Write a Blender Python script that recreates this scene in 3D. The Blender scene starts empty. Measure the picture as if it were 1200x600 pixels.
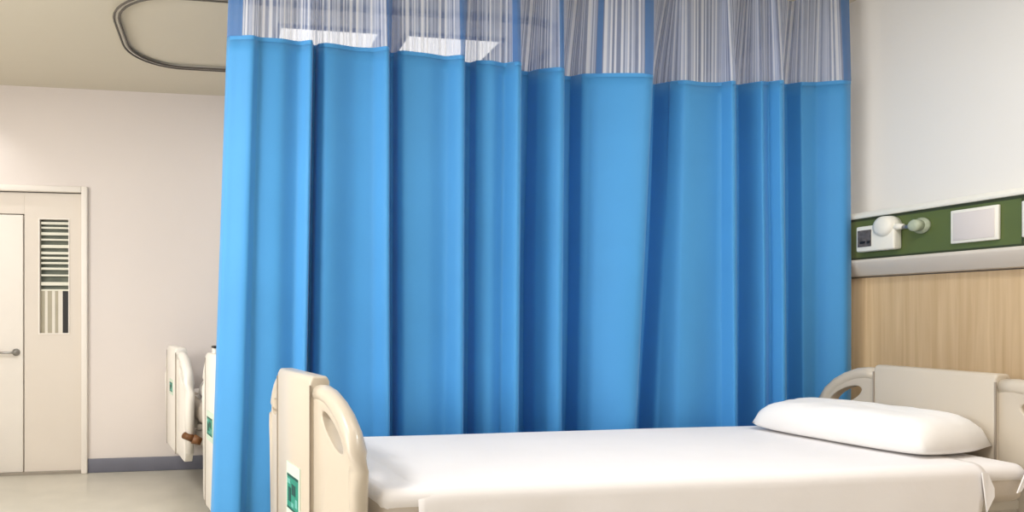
import bpy, bmesh, math, random
from mathutils import Vector, Matrix, noise
R = math.radians
random.seed(4)
S = bpy.context.scene
C = S.collection

# ------------------------------------------------------------------ camera
cam_d = bpy.data.cameras.new('camera')
cam = bpy.data.objects.new('camera', cam_d); C.objects.link(cam)
cam_d.sensor_width = 36.0
cam_d.sensor_fit = 'HORIZONTAL'
cam_d.lens = 768.0 / 1200.0 * 36.0
cam_d.shift_x = (600 - 375) / 1200.0
cam_d.shift_y = (368 - 300) / 1200.0
cam.location = (0, 0, 1.13)
cam.rotation_euler = (R(90), 0, -R(8.52))
cam_d.clip_start = 0.05
S.camera = cam

# ------------------------------------------------------------------ world, exposure
w = bpy.data.worlds.new('world'); S.world = w; w.use_nodes = True
bg = w.node_tree.nodes['Background']
bg.inputs[0].default_value = (0.9, 0.95, 1.0, 1); bg.inputs[1].default_value = 0.6
S.view_settings.view_transform = 'Standard'
S.view_settings.look = 'None'
S.view_settings.gamma = 1.0
S.view_settings.use_curve_mapping = False
S.view_settings.exposure = -0.08

CEIL = 2.73
def area(name, loc, size, power, col, rot):
    d = bpy.data.lights.new(name, 'AREA'); d.shape = 'RECTANGLE'
    d.size, d.size_y = size; d.energy = power; d.color = col
    o = bpy.data.objects.new(name, d); C.objects.link(o)
    o.location = loc; o.rotation_euler = rot
    return o
WARM = (1.0, 0.985, 0.965)
LAMPS = [(-1.3, 1.9, 48), (0.75, 1.7, 5), (-1.6, -1.4, 6), (2.0, 1.25, 30), (-1.9, 3.4, 5), (0.6, 3.9, 4), (1.33, 3.9, 4)]  # all but the last pair are unseen lights added for curtain, bed and walls
for lx, ly, p in LAMPS:
    area('panel_glow', (lx, ly, CEIL - 0.035), (0.52, 0.52), p, WARM, (0, 0, 0))
# added key light outside the made-up left window, to shade the curtain folds
area('daylight', (-3.0, 1.4, 1.75), (1.3, 2.6), 112, (1.0, 0.985, 0.96), (0, -R(90), 0))

# ------------------------------------------------------------------ materials
def lin(c):
    return tuple(((v / 255) / 12.92 if v / 255 <= 0.04045 else ((v / 255 + 0.055) / 1.055) ** 2.4) for v in c) + (1,)
def mat(name, rgb, rough=0.6, var=0.04, scale=8.0, bump=0.0, bscale=60.0, metal=0.0, sheen=0.0, spec=0.5, coat=0.0, emit=0.0):
    m = bpy.data.materials.new(name); m.use_nodes = True
    nt = m.node_tree; b = nt.nodes['Principled BSDF']
    tc = nt.nodes.new('ShaderNodeTexCoord')
    n = nt.nodes.new('ShaderNodeTexNoise'); n.inputs['Scale'].default_value = scale; n.inputs['Detail'].default_value = 5
    nt.links.new(tc.outputs['Object'], n.inputs['Vector'])
    r = nt.nodes.new('ShaderNodeValToRGB')
    c = lin(rgb)
    r.color_ramp.elements[0].position = 0.3; r.color_ramp.elements[1].position = 0.7
    r.color_ramp.elements[0].color = tuple(max(0, v * (1 - var)) for v in c[:3]) + (1,)
    r.color_ramp.elements[1].color = tuple(min(1, v * (1 + var)) for v in c[:3]) + (1,)
    nt.links.new(n.outputs['Fac'], r.inputs['Fac'])
    nt.links.new(r.outputs['Color'], b.inputs['Base Color'])
    b.inputs['Roughness'].default_value = rough
    b.inputs['Metallic'].default_value = metal
    b.inputs['Specular IOR Level'].default_value = spec
    b.inputs['Sheen Weight'].default_value = sheen
    b.inputs['Coat Weight'].default_value = coat
    if emit:
        b.inputs['Emission Color'].default_value = c; b.inputs['Emission Strength'].default_value = emit
    if bump:
        n2 = nt.nodes.new('ShaderNodeTexNoise'); n2.inputs['Scale'].default_value = bscale; n2.inputs['Detail'].default_value = 4
        nt.links.new(tc.outputs['Object'], n2.inputs['Vector'])
        bp = nt.nodes.new('ShaderNodeBump'); bp.inputs['Strength'].default_value = bump; bp.inputs['Distance'].default_value = 0.01
        nt.links.new(n2.outputs['Fac'], bp.inputs['Height']); nt.links.new(bp.outputs['Normal'], b.inputs['Normal'])
    return m

M = {}
M['wall'] = mat('wall_paint', (226, 217, 211), 0.75, 0.015, 1.5, 0.03, 90)
M['wall_right'] = mat('wall_paint_right', (232, 229, 224), 0.75, 0.012, 1.5, 0.03, 90)
M['ceiling'] = mat('ceiling_paint', (214, 207, 190), 0.85, 0.015, 1.0, 0.02, 80)
M['floor'] = mat('vinyl_floor', (196, 191, 178), 0.28, 0.06, 5.0, 0.0)
M['base'] = mat('baseboard_vinyl', (105, 106, 118), 0.45, 0.05)
M['frame'] = mat('door_frame_paint', (236, 229, 220), 0.45, 0.01)
M['door'] = mat('door_laminate', (222, 212, 200), 0.5, 0.02, 2)
M['gap'] = mat('dark_gap', (70, 64, 58), 0.8, 0.05)
M['threshold'] = mat('threshold_metal', (150, 142, 130), 0.4, 0.05)
M['steel'] = mat('brushed_steel', (170, 168, 165), 0.3, 0.05, metal=0.9)
M['track'] = mat('track_dark_edge', (92, 86, 78), 0.45, 0.05)
M['track_light'] = mat('track_alloy', (205, 200, 190), 0.4, 0.03)
M['plastic'] = mat('cream_plastic', (205, 193, 175), 0.33, 0.015, 3, coat=0.15)
M['plastic_pale'] = mat('pale_plastic', (238, 233, 224), 0.35, 0.015, 3, coat=0.1)
M['seam'] = mat('seam_shadow_gap', (158, 146, 132), 0.6, 0.03)
M['sheet'] = mat('white_cotton_sheet', (244, 240, 239), 0.85, 0.01, 5, 0.15, 14, sheen=0.1)
M['mattress'] = mat('mattress_cover', (204, 193, 180), 0.7, 0.03, 6, 0.1, 40)
M['pillow'] = mat('white_pillowcase', (246, 243, 240), 0.85, 0.01, 5, 0.25, 9, sheen=0.1)
M['metal_paint'] = mat('painted_bed_frame', (208, 202, 192), 0.4, 0.02)
M['rubber'] = mat('dark_rubber', (48, 46, 46), 0.7, 0.05)
M['brown'] = mat('brown_handle', (112, 72, 36), 0.5, 0.12, 30)
M['green'] = mat('olive_green_panel', (88, 102, 54), 0.4, 0.05, 6)
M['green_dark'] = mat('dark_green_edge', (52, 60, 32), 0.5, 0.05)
M['rail_white'] = mat('rail_white_trim', (236, 233, 222), 0.4, 0.01)
M['rail_low'] = mat('rail_lower_trim', (214, 204, 192), 0.45, 0.01)
M['outlet'] = mat('outlet_plate', (218, 210, 206), 0.4, 0.02)
M['screen'] = mat('dark_screen', (92, 86, 84), 0.25, 0.3, 60)
M['black'] = mat('black_plastic', (22, 20, 20), 0.5, 0.05)
M['teal'] = mat('teal_print', (36, 140, 118), 0.5, 0.12, 60)
M['teal_dark'] = mat('dark_teal_print', (14, 74, 66), 0.5, 0.1, 60)
M['teal_light'] = mat('light_teal_print', (110, 180, 170), 0.5, 0.1, 60)
M['mint'] = mat('mint_label', (208, 226, 208), 0.5, 0.03, 60)
M['diffuser'] = mat('light_diffuser', (255, 250, 240), 0.5, 0.0, emit=1.2)
M['lv_slat'] = mat('blind_slat', (226, 224, 208), 0.5, 0.03)
M['lv_back'] = mat('blind_gap', (106, 112, 98), 0.6, 0.25, 7)
M['lv_cloth'] = mat('beige_strip', (176, 168, 148), 0.7, 0.06)
M['lv_pale'] = mat('pale_strip', (226, 220, 208), 0.7, 0.03)
M['gauge'] = mat('clear_gauge', (176, 184, 160), 0.2, 0.1, 40)

def wood():
    m = bpy.data.materials.new('oak_laminate'); m.use_nodes = True
    nt = m.node_tree; b = nt.nodes['Principled BSDF']
    tc = nt.nodes.new('ShaderNodeTexCoord'); mp = nt.nodes.new('ShaderNodeMapping')
    mp.inputs['Scale'].default_value = (14, 14, 0.5)
    nt.links.new(tc.outputs['Object'], mp.inputs['Vector'])
    n = nt.nodes.new('ShaderNodeTexNoise'); n.inputs['Scale'].default_value = 2.6; n.inputs['Detail'].default_value = 8; n.inputs['Distortion'].default_value = 0.6
    nt.links.new(mp.outputs['Vector'], n.inputs['Vector'])
    r = nt.nodes.new('ShaderNodeValToRGB')
    r.color_ramp.elements[0].position = 0.3; r.color_ramp.elements[0].color = lin((196, 165, 124))
    r.color_ramp.elements[1].position = 0.68; r.color_ramp.elements[1].color = lin((216, 188, 148))
    nt.links.new(n.outputs['Fac'], r.inputs['Fac']); nt.links.new(r.outputs['Color'], b.inputs['Base Color'])
    b.inputs['Roughness'].default_value = 0.5
    return m
M['wood'] = wood()

def curtain_mat(name, rgb, transl=0.25):
    m = mat(name, rgb, 0.62, 0.03, 3, 0.05, 300, sheen=0.35, spec=0.35)
    nt = m.node_tree; b = nt.nodes['Principled BSDF']; out = nt.nodes['Material Output']
    b.inputs['Sheen Tint'].default_value = (0.75, 0.9, 1, 1)
    b.inputs['Sheen Roughness'].default_value = 0.4
    t = nt.nodes.new('ShaderNodeBsdfTranslucent'); t.inputs[0].default_value = lin(rgb)
    mx = nt.nodes.new('ShaderNodeMixShader'); mx.inputs[0].default_value = transl
    nt.links.new(b.outputs[0], mx.inputs[1]); nt.links.new(t.outputs[0], mx.inputs[2]); nt.links.new(mx.outputs[0], out.inputs[0])
    return m
M['curtain'] = curtain_mat('blue_curtain_cloth', (74, 154, 216), 0.05)
M['band'] = curtain_mat('blue_net_band', (78, 136, 200), 0.3)
_nt = M['band'].node_tree; _o = _nt.nodes['Material Output']; _src = _o.inputs[0].links[0].from_socket
_t = _nt.nodes.new('ShaderNodeBsdfTransparent'); _m = _nt.nodes.new('ShaderNodeMixShader'); _m.inputs[0].default_value = .72
_nt.links.new(_t.outputs[0], _m.inputs[1]); _nt.links.new(_src, _m.inputs[2]); _nt.links.new(_m.outputs[0], _o.inputs[0])

def net_mat():
    """woven net: opaque white upright yarns with blue grey see-through mesh between them"""
    m = bpy.data.materials.new('white_net'); m.use_nodes = True
    nt = m.node_tree; b = nt.nodes['Principled BSDF']; out = nt.nodes['Material Output']
    uv = nt.nodes.new('ShaderNodeUVMap'); sp = nt.nodes.new('ShaderNodeSeparateXYZ')
    nt.links.new(uv.outputs[0], sp.inputs[0])
    n = nt.nodes.new('ShaderNodeTexNoise'); n.noise_dimensions = '1D'; n.inputs['Scale'].default_value = 58; n.inputs['Detail'].default_value = 1.0
    nt.links.new(sp.outputs['X'], n.inputs['W'])
    r = nt.nodes.new('ShaderNodeValToRGB'); e = r.color_ramp.elements
    e[0].position = 0.40; e[0].color = lin((150, 172, 222))
    e[1].position = 0.62; e[1].color = lin((238, 243, 255))
    e2 = e.new(0.5); e2.color = lin((196, 210, 242))
    nt.links.new(n.outputs['Fac'], r.inputs['Fac']); nt.links.new(r.outputs['Color'], b.inputs['Base Color'])
    b.inputs['Roughness'].default_value = 0.7
    a = nt.nodes.new('ShaderNodeMapRange'); a.inputs['From Min'].default_value = 0.42; a.inputs['From Max'].default_value = 0.58
    a.inputs['To Min'].default_value = 0.5; a.inputs['To Max'].default_value = 0.88
    nt.links.new(n.outputs['Fac'], a.inputs['Value'])
    tr = nt.nodes.new('ShaderNodeBsdfTransparent')
    tl = nt.nodes.new('ShaderNodeBsdfTranslucent'); nt.links.new(r.outputs['Color'], tl.inputs[0])
    m1 = nt.nodes.new('ShaderNodeMixShader'); m1.inputs[0].default_value = 0.35
    nt.links.new(b.outputs[0], m1.inputs[1]); nt.links.new(tl.outputs[0], m1.inputs[2])
    m2 = nt.nodes.new('ShaderNodeMixShader'); nt.links.new(a.outputs[0], m2.inputs[0])
    nt.links.new(tr.outputs[0], m2.inputs[1]); nt.links.new(m1.outputs[0], m2.inputs[2])
    nt.links.new(m2.outputs[0], out.inputs[0])
    return m
M['net'] = net_mat()

# ------------------------------------------------------------------ helpers
def obj(name, bm, ms, parent=None, smooth=False, loc=None, rotz=0.0, bevel=0.0, segs=2, subsurf=0):
    me = bpy.data.meshes.new(name); bm.normal_update(); bm.to_mesh(me); bm.free()
    o = bpy.data.objects.new(name, me); C.objects.link(o)
    for m in (ms if isinstance(ms, (list, tuple)) else [ms]):
        me.materials.append(m)
    if parent: o.parent = parent
    if loc: o.location = loc
    o.rotation_euler = (0, 0, rotz)
    if bevel:
        b = o.modifiers.new('bevel', 'BEVEL'); b.width = bevel; b.segments = segs; b.limit_method = 'ANGLE'; b.angle_limit = R(35)
        smooth = True
    if subsurf:
        s = o.modifiers.new('sub', 'SUBSURF'); s.levels = subsurf; s.render_levels = subsurf
    if smooth:
        for p in me.polygons: p.use_smooth = True
        if not subsurf:
            try:
                with bpy.context.temp_override(object=o, active_object=o, selected_objects=[o], selected_editable_objects=[o]):
                    pass
            except Exception: pass
    return o
def box(bm, x0, x1, y0, y1, z0, z1, mi=0):
    v = [bm.verts.new(p) for p in ((x0,y0,z0),(x1,y0,z0),(x1,y1,z0),(x0,y1,z0),(x0,y0,z1),(x1,y0,z1),(x1,y1,z1),(x0,y1,z1))]
    for f in ((3,2,1,0),(4,5,6,7),(0,1,5,4),(1,2,6,5),(2,3,7,6),(3,0,4,7)):
        fa = bm.faces.new([v[i] for i in f]); fa.material_index = mi
    return bm
def B(*a): return box(bmesh.new(), *a)
def tube(bm, pts, r, n=10, closed=False, mi=0):
    pts = [Vector(p) for p in pts]; rings = []
    m = len(pts)
    for i, p in enumerate(pts):
        a = pts[i-1] if (i > 0 or closed) else p
        b = pts[(i+1) % m] if (i < m-1 or closed) else p
        t = (b - a).normalized()
        up = Vector((0,0,1)) if abs(t.z) < 0.95 else Vector((1,0,0))
        s = t.cross(up).normalized(); u = s.cross(t)
        rr = r[i] if isinstance(r, (list, tuple)) else r
        rings.append([bm.verts.new(p + (s*math.cos(k*2*math.pi/n) + u*math.sin(k*2*math.pi/n))*rr) for k in range(n)])
    for i in range(m if closed else m-1):
        A, D = rings[i], rings[(i+1) % m]
        for k in range(n):
            f = bm.faces.new((A[k], A[(k+1) % n], D[(k+1) % n], D[k])); f.material_index = mi
    if not closed:
        for f in (bm.faces.new(rings[0][::-1]), bm.faces.new(rings[-1])): f.material_index = mi
    return bm
def lathe(bm, prof, n=24, axis='z', centre=(0,0,0), mi=0):
    rings = []
    for r, h in prof:
        ring = []
        for k in range(n):
            c, s = math.cos(k*2*math.pi/n)*r, math.sin(k*2*math.pi/n)*r
            p = {'z': (c, s, h), 'x': (h, c, s), 'y': (s, h, c)}[axis]
            ring.append(bm.verts.new((p[0]+centre[0], p[1]+centre[1], p[2]+centre[2])))
        rings.append(ring)
    for A, D in zip(rings, rings[1:]):
        for k in range(n):
            f = bm.faces.new((A[k], A[(k+1) % n], D[(k+1) % n], D[k])); f.material_index = mi
    for f in (bm.faces.new(rings[0][::-1]), bm.faces.new(rings[-1])): f.material_index = mi
    bmesh.ops.recalc_face_normals(bm, faces=bm.faces[:])
    return bm
def empty(name, label, cat, loc=(0,0,0), rotz=0, group=None):
    o = bpy.data.objects.new(name, None); C.objects.link(o); o.location = loc; o.rotation_euler = (0,0,rotz)
    return tag(o, label, cat, group)
def tag(o, label, cat, group=None):
    o['label'] = label; o['category'] = cat
    if group: o['group'] = group
    return o
def struct(name, bm, ms, parent=None, **k):
    o = obj(name, bm, ms, parent, **k)
    if parent is None: o['kind'] = 'structure'
    return o
def prism(bm, prof, y0, y1, mi=0):
    """profile of (x, z) points swept along y"""
    a = [bm.verts.new((x, y0, z)) for x, z in prof]; b = [bm.verts.new((x, y1, z)) for x, z in prof]
    n = len(prof)
    for i in range(n):
        f = bm.faces.new((a[i], a[(i+1) % n], b[(i+1) % n], b[i])); f.material_index = mi
    bm.faces.new(a[::-1]).material_index = mi; bm.faces.new(b).material_index = mi
    bmesh.ops.recalc_face_normals(bm, faces=bm.faces[:])
    return bm

# ------------------------------------------------------------------ the room
X0, X1, Y0, Y1 = -2.9, 3.2, -2.6, 4.86
struct('floor', B(X0-.1, X1+.1, Y0-.1, Y1+.1, -0.1, 0), M['floor'])
struct('ceiling', B(X0-.1, X1+.1, Y0-.1, Y1+.1, CEIL, CEIL+.1), M['ceiling'])
struct('wall_right', B(X1, X1+.1, Y0-.1, Y1+.1, 0, CEIL), M['wall_right'])
struct('wall_near', B(X0-.1, X1+.1, Y0-.1, Y0, 0, CEIL), M['wall'])
bm = bmesh.new()                                   # unseen left wall, its window opening added to let the key light in
box(bm, X0-.1, X0, Y0, 0, 0, CEIL); box(bm, X0-.1, X0, 2.8, Y1, 0, CEIL)
box(bm, X0-.1, X0, 0, 2.8, 0, 1.0); box(bm, X0-.1, X0, 0, 2.8, 2.5, CEIL)
struct('wall_left', bm, M['wall'])
bm = bmesh.new()
for yy in (0, 0.91, 1.83, 2.74): box(bm, X0-.07, X0-.02, yy, yy+.06, 1.0, 2.5)
for zz in (1.0, 2.44): box(bm, X0-.07, X0-.02, 0, 2.8, zz, zz+.06)
struct('window_1', bm, M['frame'])  # unseen window frame, added to go with the key light from the left
# far wall with the door opening
DX0, DX1, DZ = -2.35, -0.984, 1.99
bm = bmesh.new()
box(bm, X0-.1, DX0, Y1, Y1+.12, 0, CEIL); box(bm, DX1, X1+.1, Y1, Y1+.12, 0, CEIL); box(bm, DX0, DX1, Y1, Y1+.12, DZ, CEIL)
struct('wall_far', bm, M['wall'])
struct('baseboard_far', B(-0.943, X1, Y1-.014, Y1, 0, 0.10), M['base'], bevel=.004)
struct('baseboard_right', B(X1-.014, X1, Y0, Y1-.014, 0, 0.10), M['base'], bevel=.004)

# the door: frame, fixed side panel and transom, leaf, louvred pane
bm = bmesh.new()
box(bm, DX1, DX1+.042, Y1-.03, Y1+.10, 0, DZ+.042)
box(bm, DX0-.042, DX0, Y1-.03, Y1+.10, 0, DZ+.042)
box(bm, DX0, DX1, Y1-.03, Y1+.10, DZ, DZ+.042)
door = struct('door_1', bm, M['frame'], bevel=.006)
WX0, WX1, WZ0, WZ1 = -1.272, -1.078, 0.995, 1.80
YP = Y1 + .012
bm = bmesh.new()                                    # side panel around the pane opening
XL = -1.375
box(bm, XL, WX0, YP, YP+.05, .02, DZ-.004); box(bm, WX1, DX1-.006, YP, YP+.05, .02, DZ-.004)
box(bm, WX0, WX1, YP, YP+.05, .02, WZ0); box(bm, WX0, WX1, YP, YP+.05, WZ1, DZ-.004)
struct('side_panel', bm, M['door'], door)
struct('transom_panel', B(DX0+.004, XL-.001, YP, YP+.05, 1.835, DZ-.004), M['door'], door)
leaf = struct('door_leaf', B(DX0+.004, XL-.006, YP-.012, YP+.035, .02, 1.826), M['frame'], door, bevel=.003)
struct('threshold_strip', B(DX0, DX1, Y1-.02, Y1+.08, 0, .02), M['threshold'], door)
struct('shadow_gap', B(DX0, DX1, Y1+.075, Y1+.11, 0, DZ), M['gap'], door)
bm = bmesh.new()
lathe(bm, [(.026, 0), (.026, .008), (.012, .012), (.012, .05)], 16, 'y', (0, 0, 0))
for v in bm.verts: v.co.y = -v.co.y
bmesh.ops.recalc_face_normals(bm, faces=bm.faces[:])
tube(bm, [(0, -.045, 0), (-.03, -.05, 0), (-.13, -.048, 0), (-.135, -.03, 0)], .009, 10)
hd = struct('door_handle', bm, M['steel'], leaf, smooth=True); hd.location = (-1.425, YP-.012, .862)
bm = bmesh.new()
box(bm, WX0, WX1, YP+.042, YP+.048, WZ0, WZ1, 0)
zs = [1.775, 1.742, 1.70, 1.658, 1.61, 1.563, 1.528, 1.492, 1.452, 1.405, 1.345, 1.30]
hs = [.018, .012, .02, .012, .022, .018, .016, .014, .016, .012, .024, .012]
for z, h in zip(zs, hs): box(bm, WX0+.004, WX1-.004, YP+.014, YP+.03, z-h/2, z+h/2, 1)
x = WX0
for wd, mi in ((.03, 2), (.018, 3), (.03, 2), (.02, 3), (.022, 2), (.03, 3)):
    box(bm, x, x+wd, YP+.02, YP+.035, WZ0, 1.297, mi); x += wd
box(bm, x, WX1, YP+.02, YP+.035, WZ0, 1.297, 4)
struct('louvred_pane', bm, [M['lv_back'], M['lv_slat'], M['lv_cloth'], M['lv_pale'], M['black']], door)
bm = bmesh.new()
for a in ((WX0-.008, WX0, WZ0-.008, WZ1+.008), (WX1, WX1+.008, WZ0-.008, WZ1+.008), (WX0, WX1, WZ1, WZ1+.008), (WX0, WX1, WZ0-.008, WZ0)):
    box(bm, a[0], a[1], YP-.005, YP+.002, a[2], a[3])
struct('pane_frame', bm, M['frame'], door)

# wood cladding under the bed head rail
bm = bmesh.new()
box(bm, X1-.03, X1, 0, 4.845, 0.10, 1.31)
struct('trim_1', bm, M['wood'])

# ------------------------------------------------------------------ ceiling lights and tracks
for i, (lx, ly, p) in enumerate(LAMPS):  # panels not behind the net are unseen, added to house the extra lights
    lab = ['square white ceiling light panel over the open floor beside the window', 'square white ceiling light panel over the bed in front of the curtain',
           'square white ceiling light panel at the window end of the near wall', 'square white ceiling light panel near the right wall',
           'square white ceiling light panel in front of the door',
           'square lit ceiling panel seen through the net, left of two',
           'square lit ceiling panel seen through the net, right of two'][i]
    t = empty('ceiling_light', lab, 'light', (lx, ly, CEIL), group='square ceiling light panels')
    bm = bmesh.new()
    for a in ((-.30, .30, -.30, -.275), (-.30, .30, .275, .30), (-.30, -.275, -.275, .275), (.275, .30, -.275, .275)):
        box(bm, *a, -.014, 0)
    obj('light_frame', bm, M['track'], t)
    obj('diffuser', B(-.275, .275, -.275, .275, -.010, -.002), M['diffuser'], t)

t = empty('downlight', 'round recessed downlight in the ceiling left of the door', 'light', (-1.72, 4.55, CEIL))
obj('ring', lathe(bmesh.new(), [(.06, 0), (.06, -.008), (.045, -.01), (.045, -.002)], 24), M['track_light'], t, smooth=True)
sd = bpy.data.lights.new('washer_glow', 'SPOT'); sd.energy = 14; sd.color = WARM; sd.spot_size = R(110); sd.spot_blend = .9; sd.shadow_soft_size = .03
so = bpy.data.objects.new('washer_glow', sd); C.objects.link(so); so.location = (-1.72, 4.55, CEIL-.03)

def loop_pts(x0, x1, y0, y1, r, z, n=10):
    P = []
    for cx, cy, a0 in ((x1-r, y1-r, 0), (x0+r, y1-r, 90), (x0+r, y0+r, 180), (x1-r, y0+r, 270)):
        for k in range(n+1):
            a = R(a0 + 90*k/n); P.append((cx+r*math.cos(a), cy+r*math.sin(a), z))
    return P
def track_loop(name, label, x0, x1, y0, y1, r):
    t = empty(name, label, 'curtain rail', (x0, y0, CEIL))
    off = Matrix.Translation((-x0, -y0, -CEIL))
    for nm, d, dz, rr, m in (('inner_edge', .014, .018, .006, 'track'), ('outer_edge', -.014, .018, .006, 'track'), ('channel', 0, .009, .011, 'track_light')):
        bm = tube(bmesh.new(), loop_pts(x0+d, x1-d, y0+d, y1-d, r-d, CEIL-dz), rr, 6, True)
        bmesh.ops.transform(bm, matrix=off, verts=bm.verts[:])
        obj(nm, bm, M[m], t, smooth=True)
track_loop('ceiling_track', 'rounded curtain track loop on the ceiling left of the blue curtain', -.56, 1.95, 3.34, 4.30, .33)

# ------------------------------------------------------------------ the blue privacy curtain
# fold crests and valleys: (distance along the rail, reach towards the room, lean of the fold at the floor)
AX, AY, BX, BY = 0.0, 2.97, 3.09, 2.86
def px_to_rail(px, dep=0.0):
    a = px - 375.0
    k = (.989*a + 113.8) / (-.148*a + 759.5)
    # x = k*y with y on the rail line
    s = (BY-AY)/(BX-AX)
    return k*(AY-dep)/(1 - k*s)
FOLDS = [(258,-3,-14),(262,.5,-14),(270,2,-14),(290,5,-12),(298,2.4,-11),(325,3.4,-9),(345,1,-8),(361,5.6,-8),(363.5,-5,-8),(366,-5,-7),(368.5,-.6,-7),(382,2.6,-4),(416,-1,-2),(436,.3,0),
 (454.5,6,0),(457.5,-6,0),(460.5,-6,0),(463,-.8,0),(475,1.2,0),(500,1,-2),(520,-.6,-2),(541.5,5.2,-2),(544.5,-8,-2),(549,-8,-2),(552.5,-2.6,-2),(575,.6,-3),(588,-1.2,-4),
 (606,5.4,-4),(608.5,-13,-4),(615.5,-13,-4),(618,-6,-4),(628,-4.6,-4),(656.5,3.2,-4),(659,-13,-4),(666,-13,-4),(668.5,-5.5,-4),(689,-3.4,-7),(700,-1,-10),(752,6.4,-22),(754,-13,-22),(758,-13,-20),(761,-5,-19),
 (775,-3.6,-14),(800,1.4,-8),(845,-.8,0),(859.5,4.2,2),(862,-9,2),(864.5,-9,3),(867,-1.6,3),(880,2,3),(902,0,3),(916.5,5,3),(919.5,-8,3),(922.5,-8,3),(926,-1.8,3),(955,-2.6,0),(972,.8,0),(990,3.4,0),(997,2,0)]
DEP = [d*.0132 for p, d, l in FOLDS]
S0 = [px_to_rail(p, d) for (p, _, l), d in zip(FOLDS, DEP)]
for i in range(1, len(S0)): S0[i] = max(S0[i], S0[i-1]+.006)
LEAN = [l*.0053 for p, d, l in FOLDS]
def dense(vals, sub=7):
    """monotone cubic resampling so that the folds stay sharp without ringing"""
    n = len(vals); h = [S0[i+1]-S0[i] for i in range(n-1)]
    dl = [(vals[i+1]-vals[i])/h[i] for i in range(n-1)]
    m = [dl[0]] + [0 if dl[i-1]*dl[i] <= 0 else 2*dl[i-1]*dl[i]/(dl[i-1]+dl[i]) for i in range(1, n-1)] + [dl[-1]]
    out = []
    for i in range(n-1):
        for k in range(sub):
            t = k/sub
            out.append((2*t**3-3*t*t+1)*vals[i] + (t**3-2*t*t+t)*h[i]*m[i] + (-2*t**3+3*t*t)*vals[i+1] + (t**3-t*t)*h[i]*m[i+1])
    out.append(vals[-1]); return out
SX = []
for i in range(len(S0)-1):
    SX += [S0[i] + (S0[i+1]-S0[i])*k/7 for k in range(7)]
SX.append(S0[-1])
DD, LL = dense(DEP), dense(LEAN)
HEM = [(-1, 2.375), (0, 2.375), (.75, 2.348), (1.6, 2.292), (2.3, 2.257), (3.1, 2.295), (9, 2.295)]
def hem(x):
    for (a, za), (b, zb) in zip(HEM, HEM[1:]):
        if a <= x <= b: return za + (zb-za)*(x-a)/(b-a)
ZREF = 1.4
def cpt(i, z, push=0.0):
    k = (2.4 - z)/2.2
    x = SX[i] + LL[i]*(k-.42)
    amp = 1.0 + .12*(k-.5) + .10*noise.noise(Vector((SX[i]*3, z*.8, 3)))
    if z > 2.3: amp *= 1-.4*(z-2.3)/.4
    d = DD[i]*amp + .006*noise.noise(Vector((SX[i]*9, z*1.1, 0)))*min(1, .3+k)
    y = AY + (BY-AY)*(x-AX)/(BX-AX) - d - push
    if z > 1.2: z -= .22*d*(z-1.2)/1.1 * (1 if z < 2.38 else max(0, (2.704-z)/.324))
    return (x, y, z)
def cloth(zlo, zhi, nz, i0=0, i1=None, push=0.0):
    i1 = len(SX)-1 if i1 is None else i1
    bm = bmesh.new(); uvl = bm.loops.layers.uv.new('UVMap')
    arc = [0.0]
    for i in range(1, len(SX)):
        arc.append(arc[-1] + math.hypot(SX[i]-SX[i-1], DD[i]-DD[i-1]))
    rows = []
    for j in range(nz+1):
        row = []
        for i in range(i0, i1+1):
            lo = zlo(SX[i]) if callable(zlo) else zlo
            hi = zhi(SX[i]) if callable(zhi) else zhi
            z = lo + (hi-lo)*j/nz
            row.append((bm.verts.new(cpt(i, z, push)), arc[i], z))
        rows.append(row)
    for A, D in zip(rows, rows[1:]):
        for k in range(len(A)-1):
            q = (A[k], A[k+1], D[k+1], D[k])
            f = bm.faces.new([v[0] for v in q])
            for lp, v in zip(f.loops, q): lp[uvl].uv = (v[1], v[2])
    return bm
cur = empty('privacy_curtain', 'long pleated blue privacy curtain with a white net top behind the bed', 'curtain', (0, 0, 0))
o = obj('cloth_panel', cloth(.13, hem, 30), M['curtain'], cur, smooth=True)
sol = o.modifiers.new('solid', 'SOLIDIFY'); sol.thickness = .0016; sol.offset = 0
obj('top_hem', cloth(lambda x: hem(x)-.016, lambda x: hem(x)+.003, 2, push=.0022), M['curtain'], cur, smooth=True)
net = obj('net_panel', cloth(hem, CEIL-.017, 6), M['net'], cur, smooth=True)
def seen_at(i):
    x, y, z = cpt(i, 2.5); k = x/y
    return 375 + (759.5*k-113.8)/(.989+.148*k)
def idx(px): return min(range(len(SX)), key=lambda i: abs(seen_at(i)-px))
for a, b in ((262, 284), (453, 459), (538, 546), (601, 609), (656, 661), (699, 708), (753, 765), (986, 997)):
    obj('net_band', cloth(hem, CEIL-.018, 6, idx(a), max(idx(b), idx(a)+2), push=.004), M['band'], net, smooth=True)
# its straight rail under the ceiling with gliders
t = empty('curtain_rail', 'straight ceiling rail carrying the blue curtain', 'curtain rail', (1.55, 2.89, CEIL))
L = 1.6
ang = math.atan2(BY-AY, BX-AX)
t.rotation_euler = (0, 0, ang)
obj('channel', B(-L, L-.04, -.016, .016, -.014, 0), M['track_light'], t, bevel=.003)
for s in (-1, 1): obj('end_cap', B(L-.05 if s > 0 else -L-.012, L-.036 if s > 0 else -L+.002, -.02, .02, -.016, 0), M['track'], t)

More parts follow.
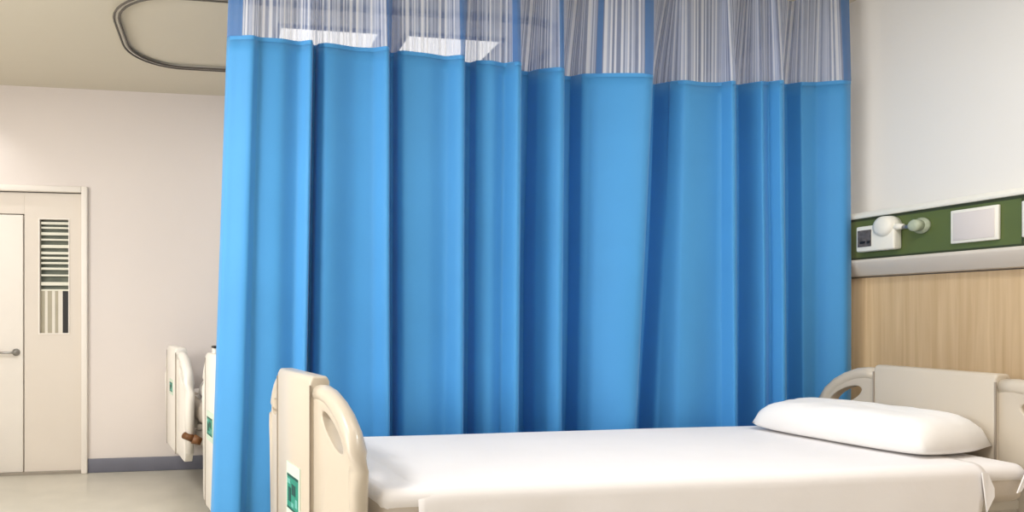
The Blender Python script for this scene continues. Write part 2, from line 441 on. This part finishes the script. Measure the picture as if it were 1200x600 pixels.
# ------------------------------------------------------------------ hospital beds
def ray_out(c, th, poly):
    dx, dz = math.cos(th), math.sin(th); best = None
    for i in range(len(poly)):
        (x1, y1), (x2, y2) = poly[i], poly[(i+1) % len(poly)]
        ex, ey = x2-x1, y2-y1; den = dx*ey - dz*ex
        if abs(den) < 1e-9: continue
        t = ((x1-c[0])*ey - (y1-c[1])*ex)/den; u = ((x1-c[0])*dz - (y1-c[1])*dx)/den
        if t > 0 and -1e-6 <= u <= 1+1e-6 and (best is None or t < best): best = t
    return (c[0]+dx*best, c[1]+dz*best)
def shoulder_bm(y_in, y_out, th, zb):
    """wing of an end board: rounded top outer corner with a grip hole; y_in at the block"""
    s = 1 if y_out > y_in else -1; w = abs(y_out-y_in)
    P = [(0, zb), (0, .862)]
    top = [(.05, .866), (.10, .858), (.15, .838), (.20, .808), (.245, .765), (.275, .715), (.288, .66)]
    P += [(a/.288*w, b) for a, b in top]
    P += [(w, .60), (w*.97, zb+.05), (w*.85, zb)]
    c = (.52*w, .752); ra, rb, tilt = .31*w, .032, R(-28)
    ths = sorted(set([2*math.pi*k/48 for k in range(48)] + [math.atan2(p[1]-c[1], p[0]-c[0]) % (2*math.pi) for p in P]))
    bm = bmesh.new(); ring = {}
    for side in (0, 1):
        xx = -th/2 if side == 0 else th/2
        O, H = [], []
        for t in ths:
            o = ray_out(c, t, P)
            # ellipse point in the same direction
            tt = t - tilt; r = ra*rb/math.sqrt((rb*math.cos(tt))**2 + (ra*math.sin(tt))**2)
            h = (c[0]+r*math.cos(t), c[1]+r*math.sin(t))
            O.append(bm.verts.new((xx, y_in+s*o[0], o[1]))); H.append(bm.verts.new((xx, y_in+s*h[0], h[1])))
        ring[side] = (O, H)
    n = len(ths)
    for i in range(n):
        j = (i+1) % n
        for side in (0, 1):
            O, H = ring[side]; bm.faces.new((O[i], O[j], H[j], H[i]))
        bm.faces.new((ring[0][0][i], ring[0][0][j], ring[1][0][j], ring[1][0][i]))
        bm.faces.new((ring[0][1][i], ring[0][1][j], ring[1][1][j], ring[1][1][i]))
    bmesh.ops.remove_doubles(bm, verts=bm.verts[:], dist=1e-5)
    bmesh.ops.recalc_face_normals(bm, faces=bm.faces[:])
    return bm
def rim_bm(y_in, y_out, th):
    """raised rounded rail that runs over the top of the wing"""
    s = 1 if y_out > y_in else -1; w = abs(y_out-y_in)
    top = [(0, .856), (.05, .860), (.10, .852), (.15, .832), (.20, .802), (.245, .760), (.275, .712), (.284, .66), (.284, .60)]
    top.append((.284, .30))
    pts = [(0, y_in+s*a/.288*w, b) for a, b in top]
    return tube(bmesh.new(), pts, [th*.62]*8+[th*.58, th*.50], 12)
def end_board(name, parent, loc, rot, width, block, th, zb, m, label=False, ztop=.915, outer=-1):
    """block: (y0, y1) of the raised middle; local y runs across the bed"""
    y0, y1 = block
    b = bmesh.new()
    # middle block with a chamfered crown
    prof = [(-th*.75, zb), (-th*.75, ztop-.02), (-th*.55, ztop), (th*.55, ztop), (th*.75, ztop-.02), (th*.75, zb)]
    prism(b, prof, y0, y1)
    fb = obj(name, b, m, parent, loc=loc, rotz=rot, bevel=.009, segs=3)
    for yi, yo in ((y0+.002, 0), (y1-.002, width)):
        wg = obj('wing', shoulder_bm(yi, yo, th, zb), m, fb, bevel=.008, segs=3)
        obj('grip_rail', rim_bm(yi, yo, th), m, wg, smooth=True)
    for ys in (y0+.001, y1-.001):
        obj('seam', B(min(outer*th*.79, outer*th*.70), max(outer*th*.79, outer*th*.70), ys-.003, ys+.003, zb, ztop-.03), M['seam'], fb)
    if label:
        lb = bmesh.new(); x = outer*th*.75
        e = lambda d: (min(x, x+outer*d), max(x, x+outer*d))
        a0, a1, z0, z1 = label
        box(lb, *e(.003), a0, a1, z0, z1, 0)
        q = lambda u0, u1, v0, v1, mi, d=.0045: box(lb, *e(d), a0+(a1-a0)*u0, a0+(a1-a0)*u1, z0+(z1-z0)*v0, z0+(z1-z0)*v1, mi)
        q(.10, .92, .22, .78, 1); q(.10, .92, .76, .80, 2, .005); q(.10, .92, .20, .235, 2, .005)
        q(.28, .56, .48, .66, 2, .0055); q(.62, .80, .34, .58, 2, .0055); q(.14, .30, .30, .44, 3, .0055); q(.42, .58, .27, .34, 3, .0055)
        q(.66, .88, .64, .72, 3, .0055)
        obj('name_label', lb, [M['mint'], M['teal'], M['teal_dark'], M['teal_light']], fb)['label'] = 'teal and mint bed label'
    return fb
def castor_leg(parent, x, y, top):
    b = tube(bmesh.new(), [(x, y, top), (x, y, .12)], .022, 12)
    lg = obj('leg', b, M['metal_paint'], parent, smooth=True)
    b = lathe(bmesh.new(), [(.02, -.018), (.052, -.016), (.056, -.008), (.056, .008), (.052, .016), (.02, .018)], 20, 'y', (x+.01, y, .056))
    box(b, x-.018, x+.018, y-.026, y-.02, .05, .13); box(b, x-.018, x+.018, y+.02, y+.026, .05, .13); box(b, x-.02, x+.02, y-.026, y+.026, .115, .13)
    obj('castor', b, M['rubber'], lg, smooth=False)

def slab(x0s, x1, y0, y1, z0, z1, nx=56, ny=22, rr=.035, puff=.006, seed=0):
    """soft mattress: x0s = (near, far) foot end, rounded edges"""
    bm = bmesh.new()
    def edge(u):      # flat with rounded ends, -1..1 -> position along and height drop
        return u
    prof = []
    # cross section loop in (v, z): v across 0..1
    W = y1-y0
    sec = []
    for k in range(7): a = R(90*k/6); sec.append((y0+rr-rr*math.cos(a), z1-rr+rr*math.sin(a)))
    for k in range(1, ny): sec.append((y0+rr+(W-2*rr)*k/ny, z1))
    for k in range(7): a = R(90-90*k/6); sec.append((y1-rr+rr*math.cos(a), z1-rr+rr*math.sin(a)))
    for k in range(7): a = R(-90*k/6); sec.append((y1-rr+rr*math.cos(a), z0+rr+rr*math.sin(a)))
    for k in range(7): a = R(-90-90*k/6); sec.append((y0+rr+rr*math.cos(a), z0+rr+rr*math.sin(a)))
    zc = (z0+z1)/2; yc = (y0+y1)/2
    rows = []
    us = [-.0, .004, .01, .018, .028] + [.04+.92*k/nx for k in range(nx+1)] + [.972, .982, .99, .996, 1.0]
    for u in us:
        e = min(u, 1-u)*2.2
        shrink = 0 if e >= rr else rr - math.sqrt(max(0, rr*rr-(rr-e)**2))
        row = []
        for (y, z) in sec:
            yy = yc + (y-yc)*(1-shrink/(W/2)); zz = zc + (z-zc)*(1-shrink/((z1-z0)/2))
            f = (yy-y0)/W
            xs = x0s[0] + (x0s[1]-x0s[0])*min(1, max(0, f)); x = xs + (x1-xs)*u
            if z > zc: zz += puff*noise.noise(Vector((x*2.2, yy*3.1, seed)))
            row.append(bm.verts.new((x, yy, zz)))
        rows.append(row)
    n = len(sec)
    for A, D in zip(rows, rows[1:]):
        for k in range(n): bm.faces.new((A[k], D[k], D[(k+1) % n], A[(k+1) % n]))
    bm.faces.new(rows[0]); bm.faces.new(rows[-1][::-1])
    bmesh.ops.recalc_face_normals(bm, faces=bm.faces[:])
    return bm
def sheet_bm(x0s, x1, y0, y1, z1, drop, seed=1):
    """top sheet: lies on the mattress and hangs over both long sides"""
    bm = bmesh.new(); rr = .04; gap = .006
    path = []
    nd = 10
    for k in range(nd+1): path.append((y0-gap, z1-rr-drop+drop*k/nd, 1-k/nd))
    for k in range(1, 7): a = R(90*k/6); path.append((y0-gap+rr-rr*math.cos(a), z1+gap-rr+rr*math.sin(a), 0))
    for k in range(1, 26): path.append((y0-gap+rr+(y1-y0+2*gap-2*rr)*k/26, z1+gap, 0))
    for k in range(0, 7): a = R(90-90*k/6); path.append((y1+gap-rr+rr*math.cos(a), z1+gap-rr+rr*math.sin(a), 0))
    for k in range(1, nd+1): path.append((y1+gap, z1-rr-drop*k/nd, k/nd))
    nx = 90; rows = []
    for i in range(nx+1):
        u = i/nx; row = []
        for (y, z, h) in path:
            f = (y-y0)/(y1-y0); xs = x0s[0]+(x0s[1]-x0s[0])*min(1, max(0, f)); x = xs+(x1-xs)*u
            sgn = -1 if f < .5 else 1
            if h > 0:
                y += sgn*(.010*h + .012*h*noise.noise(Vector((x*5.5, sgn, seed))) + .003*h)
                if u > .9: x -= .05*h*(u-.9)*10
            else:
                z -= .009*max(0, 1-u/.035)
                z += .0018*noise.noise(Vector((x*1.8, y*6, seed))) + .0022*max(0, noise.noise(Vector((x*1.1+y*2, y*14-x*1.2, seed+4)))) + .001
            row.append(bm.verts.new((x, y, z)))
        rows.append(row)
    for A, D in zip(rows, rows[1:]):
        for k in range(len(path)-1): bm.faces.new((A[k], D[k], D[k+1], A[k+1]))
    bmesh.ops.recalc_face_normals(bm, faces=bm.faces[:])
    return bm
def pillow_bm(lx, ly, h, seed=0):
    bm = bmesh.new(); n, m = 40, 28; top, bot = [], []
    for i in range(n+1):
        rt, rb = [], []
        for j in range(m+1):
            u, v = -1+2*i/n, -1+2*j/m
            # rounded rectangle with pinched corners
            pinch = 1 - .07*(u*u)*(1-abs(v))*0 - .06*(1-abs(u))**0*0
            x = u*lx/2*(1-.07*(v*v)); y = v*ly/2*(1-.05*(u*u))
            f = max(0, 1-u**4)**.45*max(0, 1-v**6)**.42
            wr = 1 + .10*noise.noise(Vector((x*7, y*5, seed))) + .05*noise.noise(Vector((x*20, y*13, seed+2)))
            rt.append((x, y, .035*f*.4 + h*.78*f*wr)); rb.append((x, y, -.22*h*f))
        top.append(rt); bot.append(rb)
    zc = .22*h
    T = [[bm.verts.new((p[0], p[1], p[2]+zc)) for p in r] for r in top]
    Bv = [[(T[i][j] if i in (0, n) or j in (0, m) else bm.verts.new((bot[i][j][0], bot[i][j][1], bot[i][j][2]+zc))) for j in range(m+1)] for i in range(n+1)]
    for i in range(n):
        for j in range(m):
            bm.faces.new((T[i][j], T[i+1][j], T[i+1][j+1], T[i][j+1]))
            bm.faces.new((Bv[i][j], Bv[i][j+1], Bv[i+1][j+1], Bv[i+1][j]))
    bmesh.ops.recalc_face_normals(bm, faces=bm.faces[:])
    return bm

# the bed in front ------------------------------------------------------------
bed = empty('hospital_bed', 'large cream hospital bed made up with a white sheet in front of the blue curtain', 'bed', (0, 0, 0))
FB_ROT = math.atan2(.41-.217, .9)         # the footboard stands a little askew on its sockets
foot = end_board('footboard', bed, (.405, 1.915, 0), FB_ROT, .855, (.33, .715), .05, .20, M['plastic'], label=(.43, .585, .36, .575))
head = end_board('headboard', bed, (2.90, 1.76, 0), 0, 1.035, (.29, .755), .05, .24, M['plastic'], ztop=.905)
mt = obj('mattress', slab((.475, .345), 2.80, 1.91, 2.765, .465, .595), M['mattress'], bed, smooth=True)
sh = obj('bed_sheet', sheet_bm((.585, .43), 2.62, 1.91, 2.765, .597, .15), M['sheet'], bed, smooth=True)
sm = sh.modifiers.new('solid', 'SOLIDIFY'); sm.thickness = .003; sm.offset = 1
# fitted under-sheet over foot and head ends
us = obj('fitted_sheet', slab((.470, .340), 2.806, 1.905, 2.77, .535, .6015, rr=.030, seed=0, puff=.001), M['sheet'], bed, smooth=True)
# tucked corner folds hanging by the head end
def flap(pts, t=.004):
    b = bmesh.new(); P = [Vector(p) for p in pts]
    f = [b.verts.new(p) for p in P]; g = [b.verts.new(p+Vector((0, t, 0))) for p in P]
    b.faces.new(f); b.faces.new(g[::-1]); n = len(f)
    for i in range(n): b.faces.new((f[i], g[i], g[(i+1) % n], f[(i+1) % n]))
    bmesh.ops.recalc_face_normals(b, faces=b.faces[:]); return b
b = flap([(2.59, 1.893, .583), (2.612, 1.893, .583), (2.632, 1.888, .53), (2.63, 1.886, .50), (2.60, 1.886, .45)])
obj('corner_fold', b, M['sheet'], sh)
b = flap([(2.785, 1.895, .60), (2.812, 1.895, .60), (2.742, 1.886, .515), (2.722, 1.884, .51)])
obj('corner_fold', b, M['sheet'], us)
# under-frame
b = bmesh.new(); box(b, .46, 2.84, 1.96, 2.72, .425, .462); box(b, .44, 2.86, 1.98, 2.02, .34, .425); box(b, .44, 2.86, 2.66, 2.70, .34, .425)
obj('bed_frame', b, M['metal_paint'], bed, bevel=.006)
for x, y in ((.62, 2.0), (.62, 2.68), (2.72, 2.0), (2.72, 2.68)): castor_leg(bed, x, y, .345)

pil = obj('pillow', pillow_bm(.42, .70, .135, 3), M['pillow'], smooth=True, loc=(2.625, 2.36, .606), rotz=R(9))
tag(pil, 'plump white pillow lying on the bed against the cream headboard', 'pillow')

# two more beds beyond the curtain, copied parts and all ----------------------
def small_bed(lab, x, y, lx, w, zb, lbl):
    t = empty('hospital_bed', lab, 'bed', (x, y, 0), group='beds beyond the curtain')
    end_board('footboard', t, (0, 0, 0), math.atan2(.18, .8), w, (w*.36, w*.82), .05, zb, M['plastic_pale'], label=lbl, ztop=.915)
    end_board('headboard', t, (lx, -.02, 0), 0, w, (w*.27, w*.73), .05, .24, M['plastic_pale'], ztop=.905)
    obj('mattress', slab((.05, -.10), lx-.05, .02, w-.04, .465, .595, nx=20, ny=10), M['mattress'], t, smooth=True)
    obj('bed_sheet', sheet_bm((.09, -.06), lx-.06, .02, w-.04, .597, .12, 6), M['sheet'], t, smooth=True)
    b = bmesh.new(); box(b, .04, lx-.02, .06, w-.08, .425, .462); box(b, .03, lx-.02, .07, .11, .33, .425); box(b, .0, lx-.02, w-.13, w-.09, .33, .425)
    obj('bed_frame', b, M['metal_paint'], t, bevel=.006)
    for xx, yy in ((.14, .09), (.14, w-.11), (lx-.15, .09), (lx-.15, w-.11)): castor_leg(t, xx, yy, .34)
    return t
far = small_bed('white hospital bed standing farthest away, along the far wall', -.19, 3.98, 2.9, .82, .24, (.40, .53, .60, .70))
b = bmesh.new()
tube(b, [(.0, .0, .40), (-.03, -.012, .41), (.02, -.02, .39)], .022, 10); tube(b, [(.02, -.02, .39), (.07, -.02, .37)], [.03, .022], 10)
obj('crank_handle', b, M['brown'], far, smooth=True)['label'] = 'brown crank handle'
near = small_bed('white hospital bed just behind the left edge of the blue curtain', .08, 3.14, 2.74, .75, .06, (.40, .56, .44, .60))
o = obj('pillow', pillow_bm(.26, .46, .075, 8), M['pillow'], smooth=True, loc=(-.02, 4.40, .606))
tag(o, 'white folded pillow lying at the foot of the farthest bed', 'pillow')
b = bmesh.new(); box(b, -.02, .02, -.03, .03, 0, .03, 0); box(b, -.023, .023, -.034, .034, .03, .042, 1)
o = obj('hand_control', b, [M['plastic_pale'], M['black']], loc=(-.028, 3.61, .915), rotz=.22, bevel=.004)
tag(o, 'small box with a black lid on the footboard behind the curtain edge', 'control')

# ------------------------------------------------------------------ bed head services rail
XF = X1-.08
rail = empty('service_rail', 'long green and white bed head service rail on the right wall above the wood', 'wall rail', (X1, 2.2, 1.45))
def rb(name, bm, m, par=rail, **k):
    bmesh.ops.transform(bm, matrix=Matrix.Translation((-X1, -2.2, -1.45)), verts=bm.verts[:])
    return obj(name, bm, m, par, **k)
RY0, RY1 = .3, 4.2
rb('green_strip', B(XF, X1, RY0, RY1, 1.398, 1.600), M['green'])
rb('upper_trim', prism(bmesh.new(), [(X1, 1.600), (XF-.012, 1.600), (XF-.014, 1.612), (XF+.0, 1.630), (X1, 1.640)], RY0, RY1), M['rail_white'], bevel=.003)
rb('lower_trim', prism(bmesh.new(), [(X1, 1.398), (XF-.014, 1.398), (XF-.018, 1.385), (XF-.010, 1.366), (XF+.02, 1.318), (X1, 1.312)], RY0, RY1), M['rail_low'], bevel=.004)
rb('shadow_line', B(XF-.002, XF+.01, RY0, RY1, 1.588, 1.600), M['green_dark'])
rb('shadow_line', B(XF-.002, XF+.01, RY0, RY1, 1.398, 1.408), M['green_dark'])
rb('end_cap', B(XF-.016, X1, RY1, RY1+.01, 1.31, 1.64), M['rail_white']); rb('end_cap', B(XF-.016, X1, RY0-.01, RY0, 1.31, 1.64), M['rail_white'])
for ya, yb in ((2.215, 2.392), (1.965, 2.138)):
    p = rb('outlet_plate', B(XF-.014, XF, ya, yb, 1.432, 1.574), M['rail_white'], bevel=.004)
    b = B(XF-.017, XF-.0135, ya+.012, yb-.012, 1.444, 1.562)
    q = rb('plate_face', b, M['outlet'], p, bevel=.002)
rb('module_joint', B(XF-.001, XF+.01, 2.140, 2.146, 1.40, 1.598), M['green_dark'])

dv = empty('flow_meter_box', 'white box with a dark screen and rounded top on the green rail', 'medical device', (XF, 2.70, 1.50))
b = B(-.045, 0, -.095, .09, -.068, .055)
obj('housing', b, M['rail_white'], dv, bevel=.008, segs=3)
b = bmesh.new(); box(b, -.048, -.044, .012, .078, -.045, .035, 0); box(b, -.050, -.047, .016, .03, -.03, -.018, 1); box(b, -.050, -.047, .04, .066, -.03, -.018, 1)
obj('screen', b, [M['screen'], M['black']], dv)
obj('round_cover', lathe(bmesh.new(), [(.002, -.062), (.03, -.060), (.047, -.05), (.05, -.02), (.05, 0)], 24, 'x', (0, -.045, .042)), M['rail_white'], dv, smooth=True)
obj('side_spout', tube(bmesh.new(), [(-.03, -.085, .035), (-.03, -.125, .032)], [.018, .012], 12), M['rail_white'], dv, smooth=True)
gk = empty('gas_outlet_knob', 'round pale green outlet knob beside the white box on the green rail', 'outlet', (XF, 2.515, 1.528))
obj('flange', lathe(bmesh.new(), [(.036, 0), (.036, -.012), (.028, -.018), (.028, -.02)], 24, 'x'), M['gauge'], gk, smooth=True)
obj('knob', lathe(bmesh.new(), [(.026, -.018), (.026, -.05), (.018, -.056), (.002, -.056)], 20, 'x'), M['gauge'], gk, smooth=True)
obj('stem', tube(bmesh.new(), [(-.03, .02, 0), (-.03, .062, .0)], .010, 10), M['steel'], gk, smooth=True)
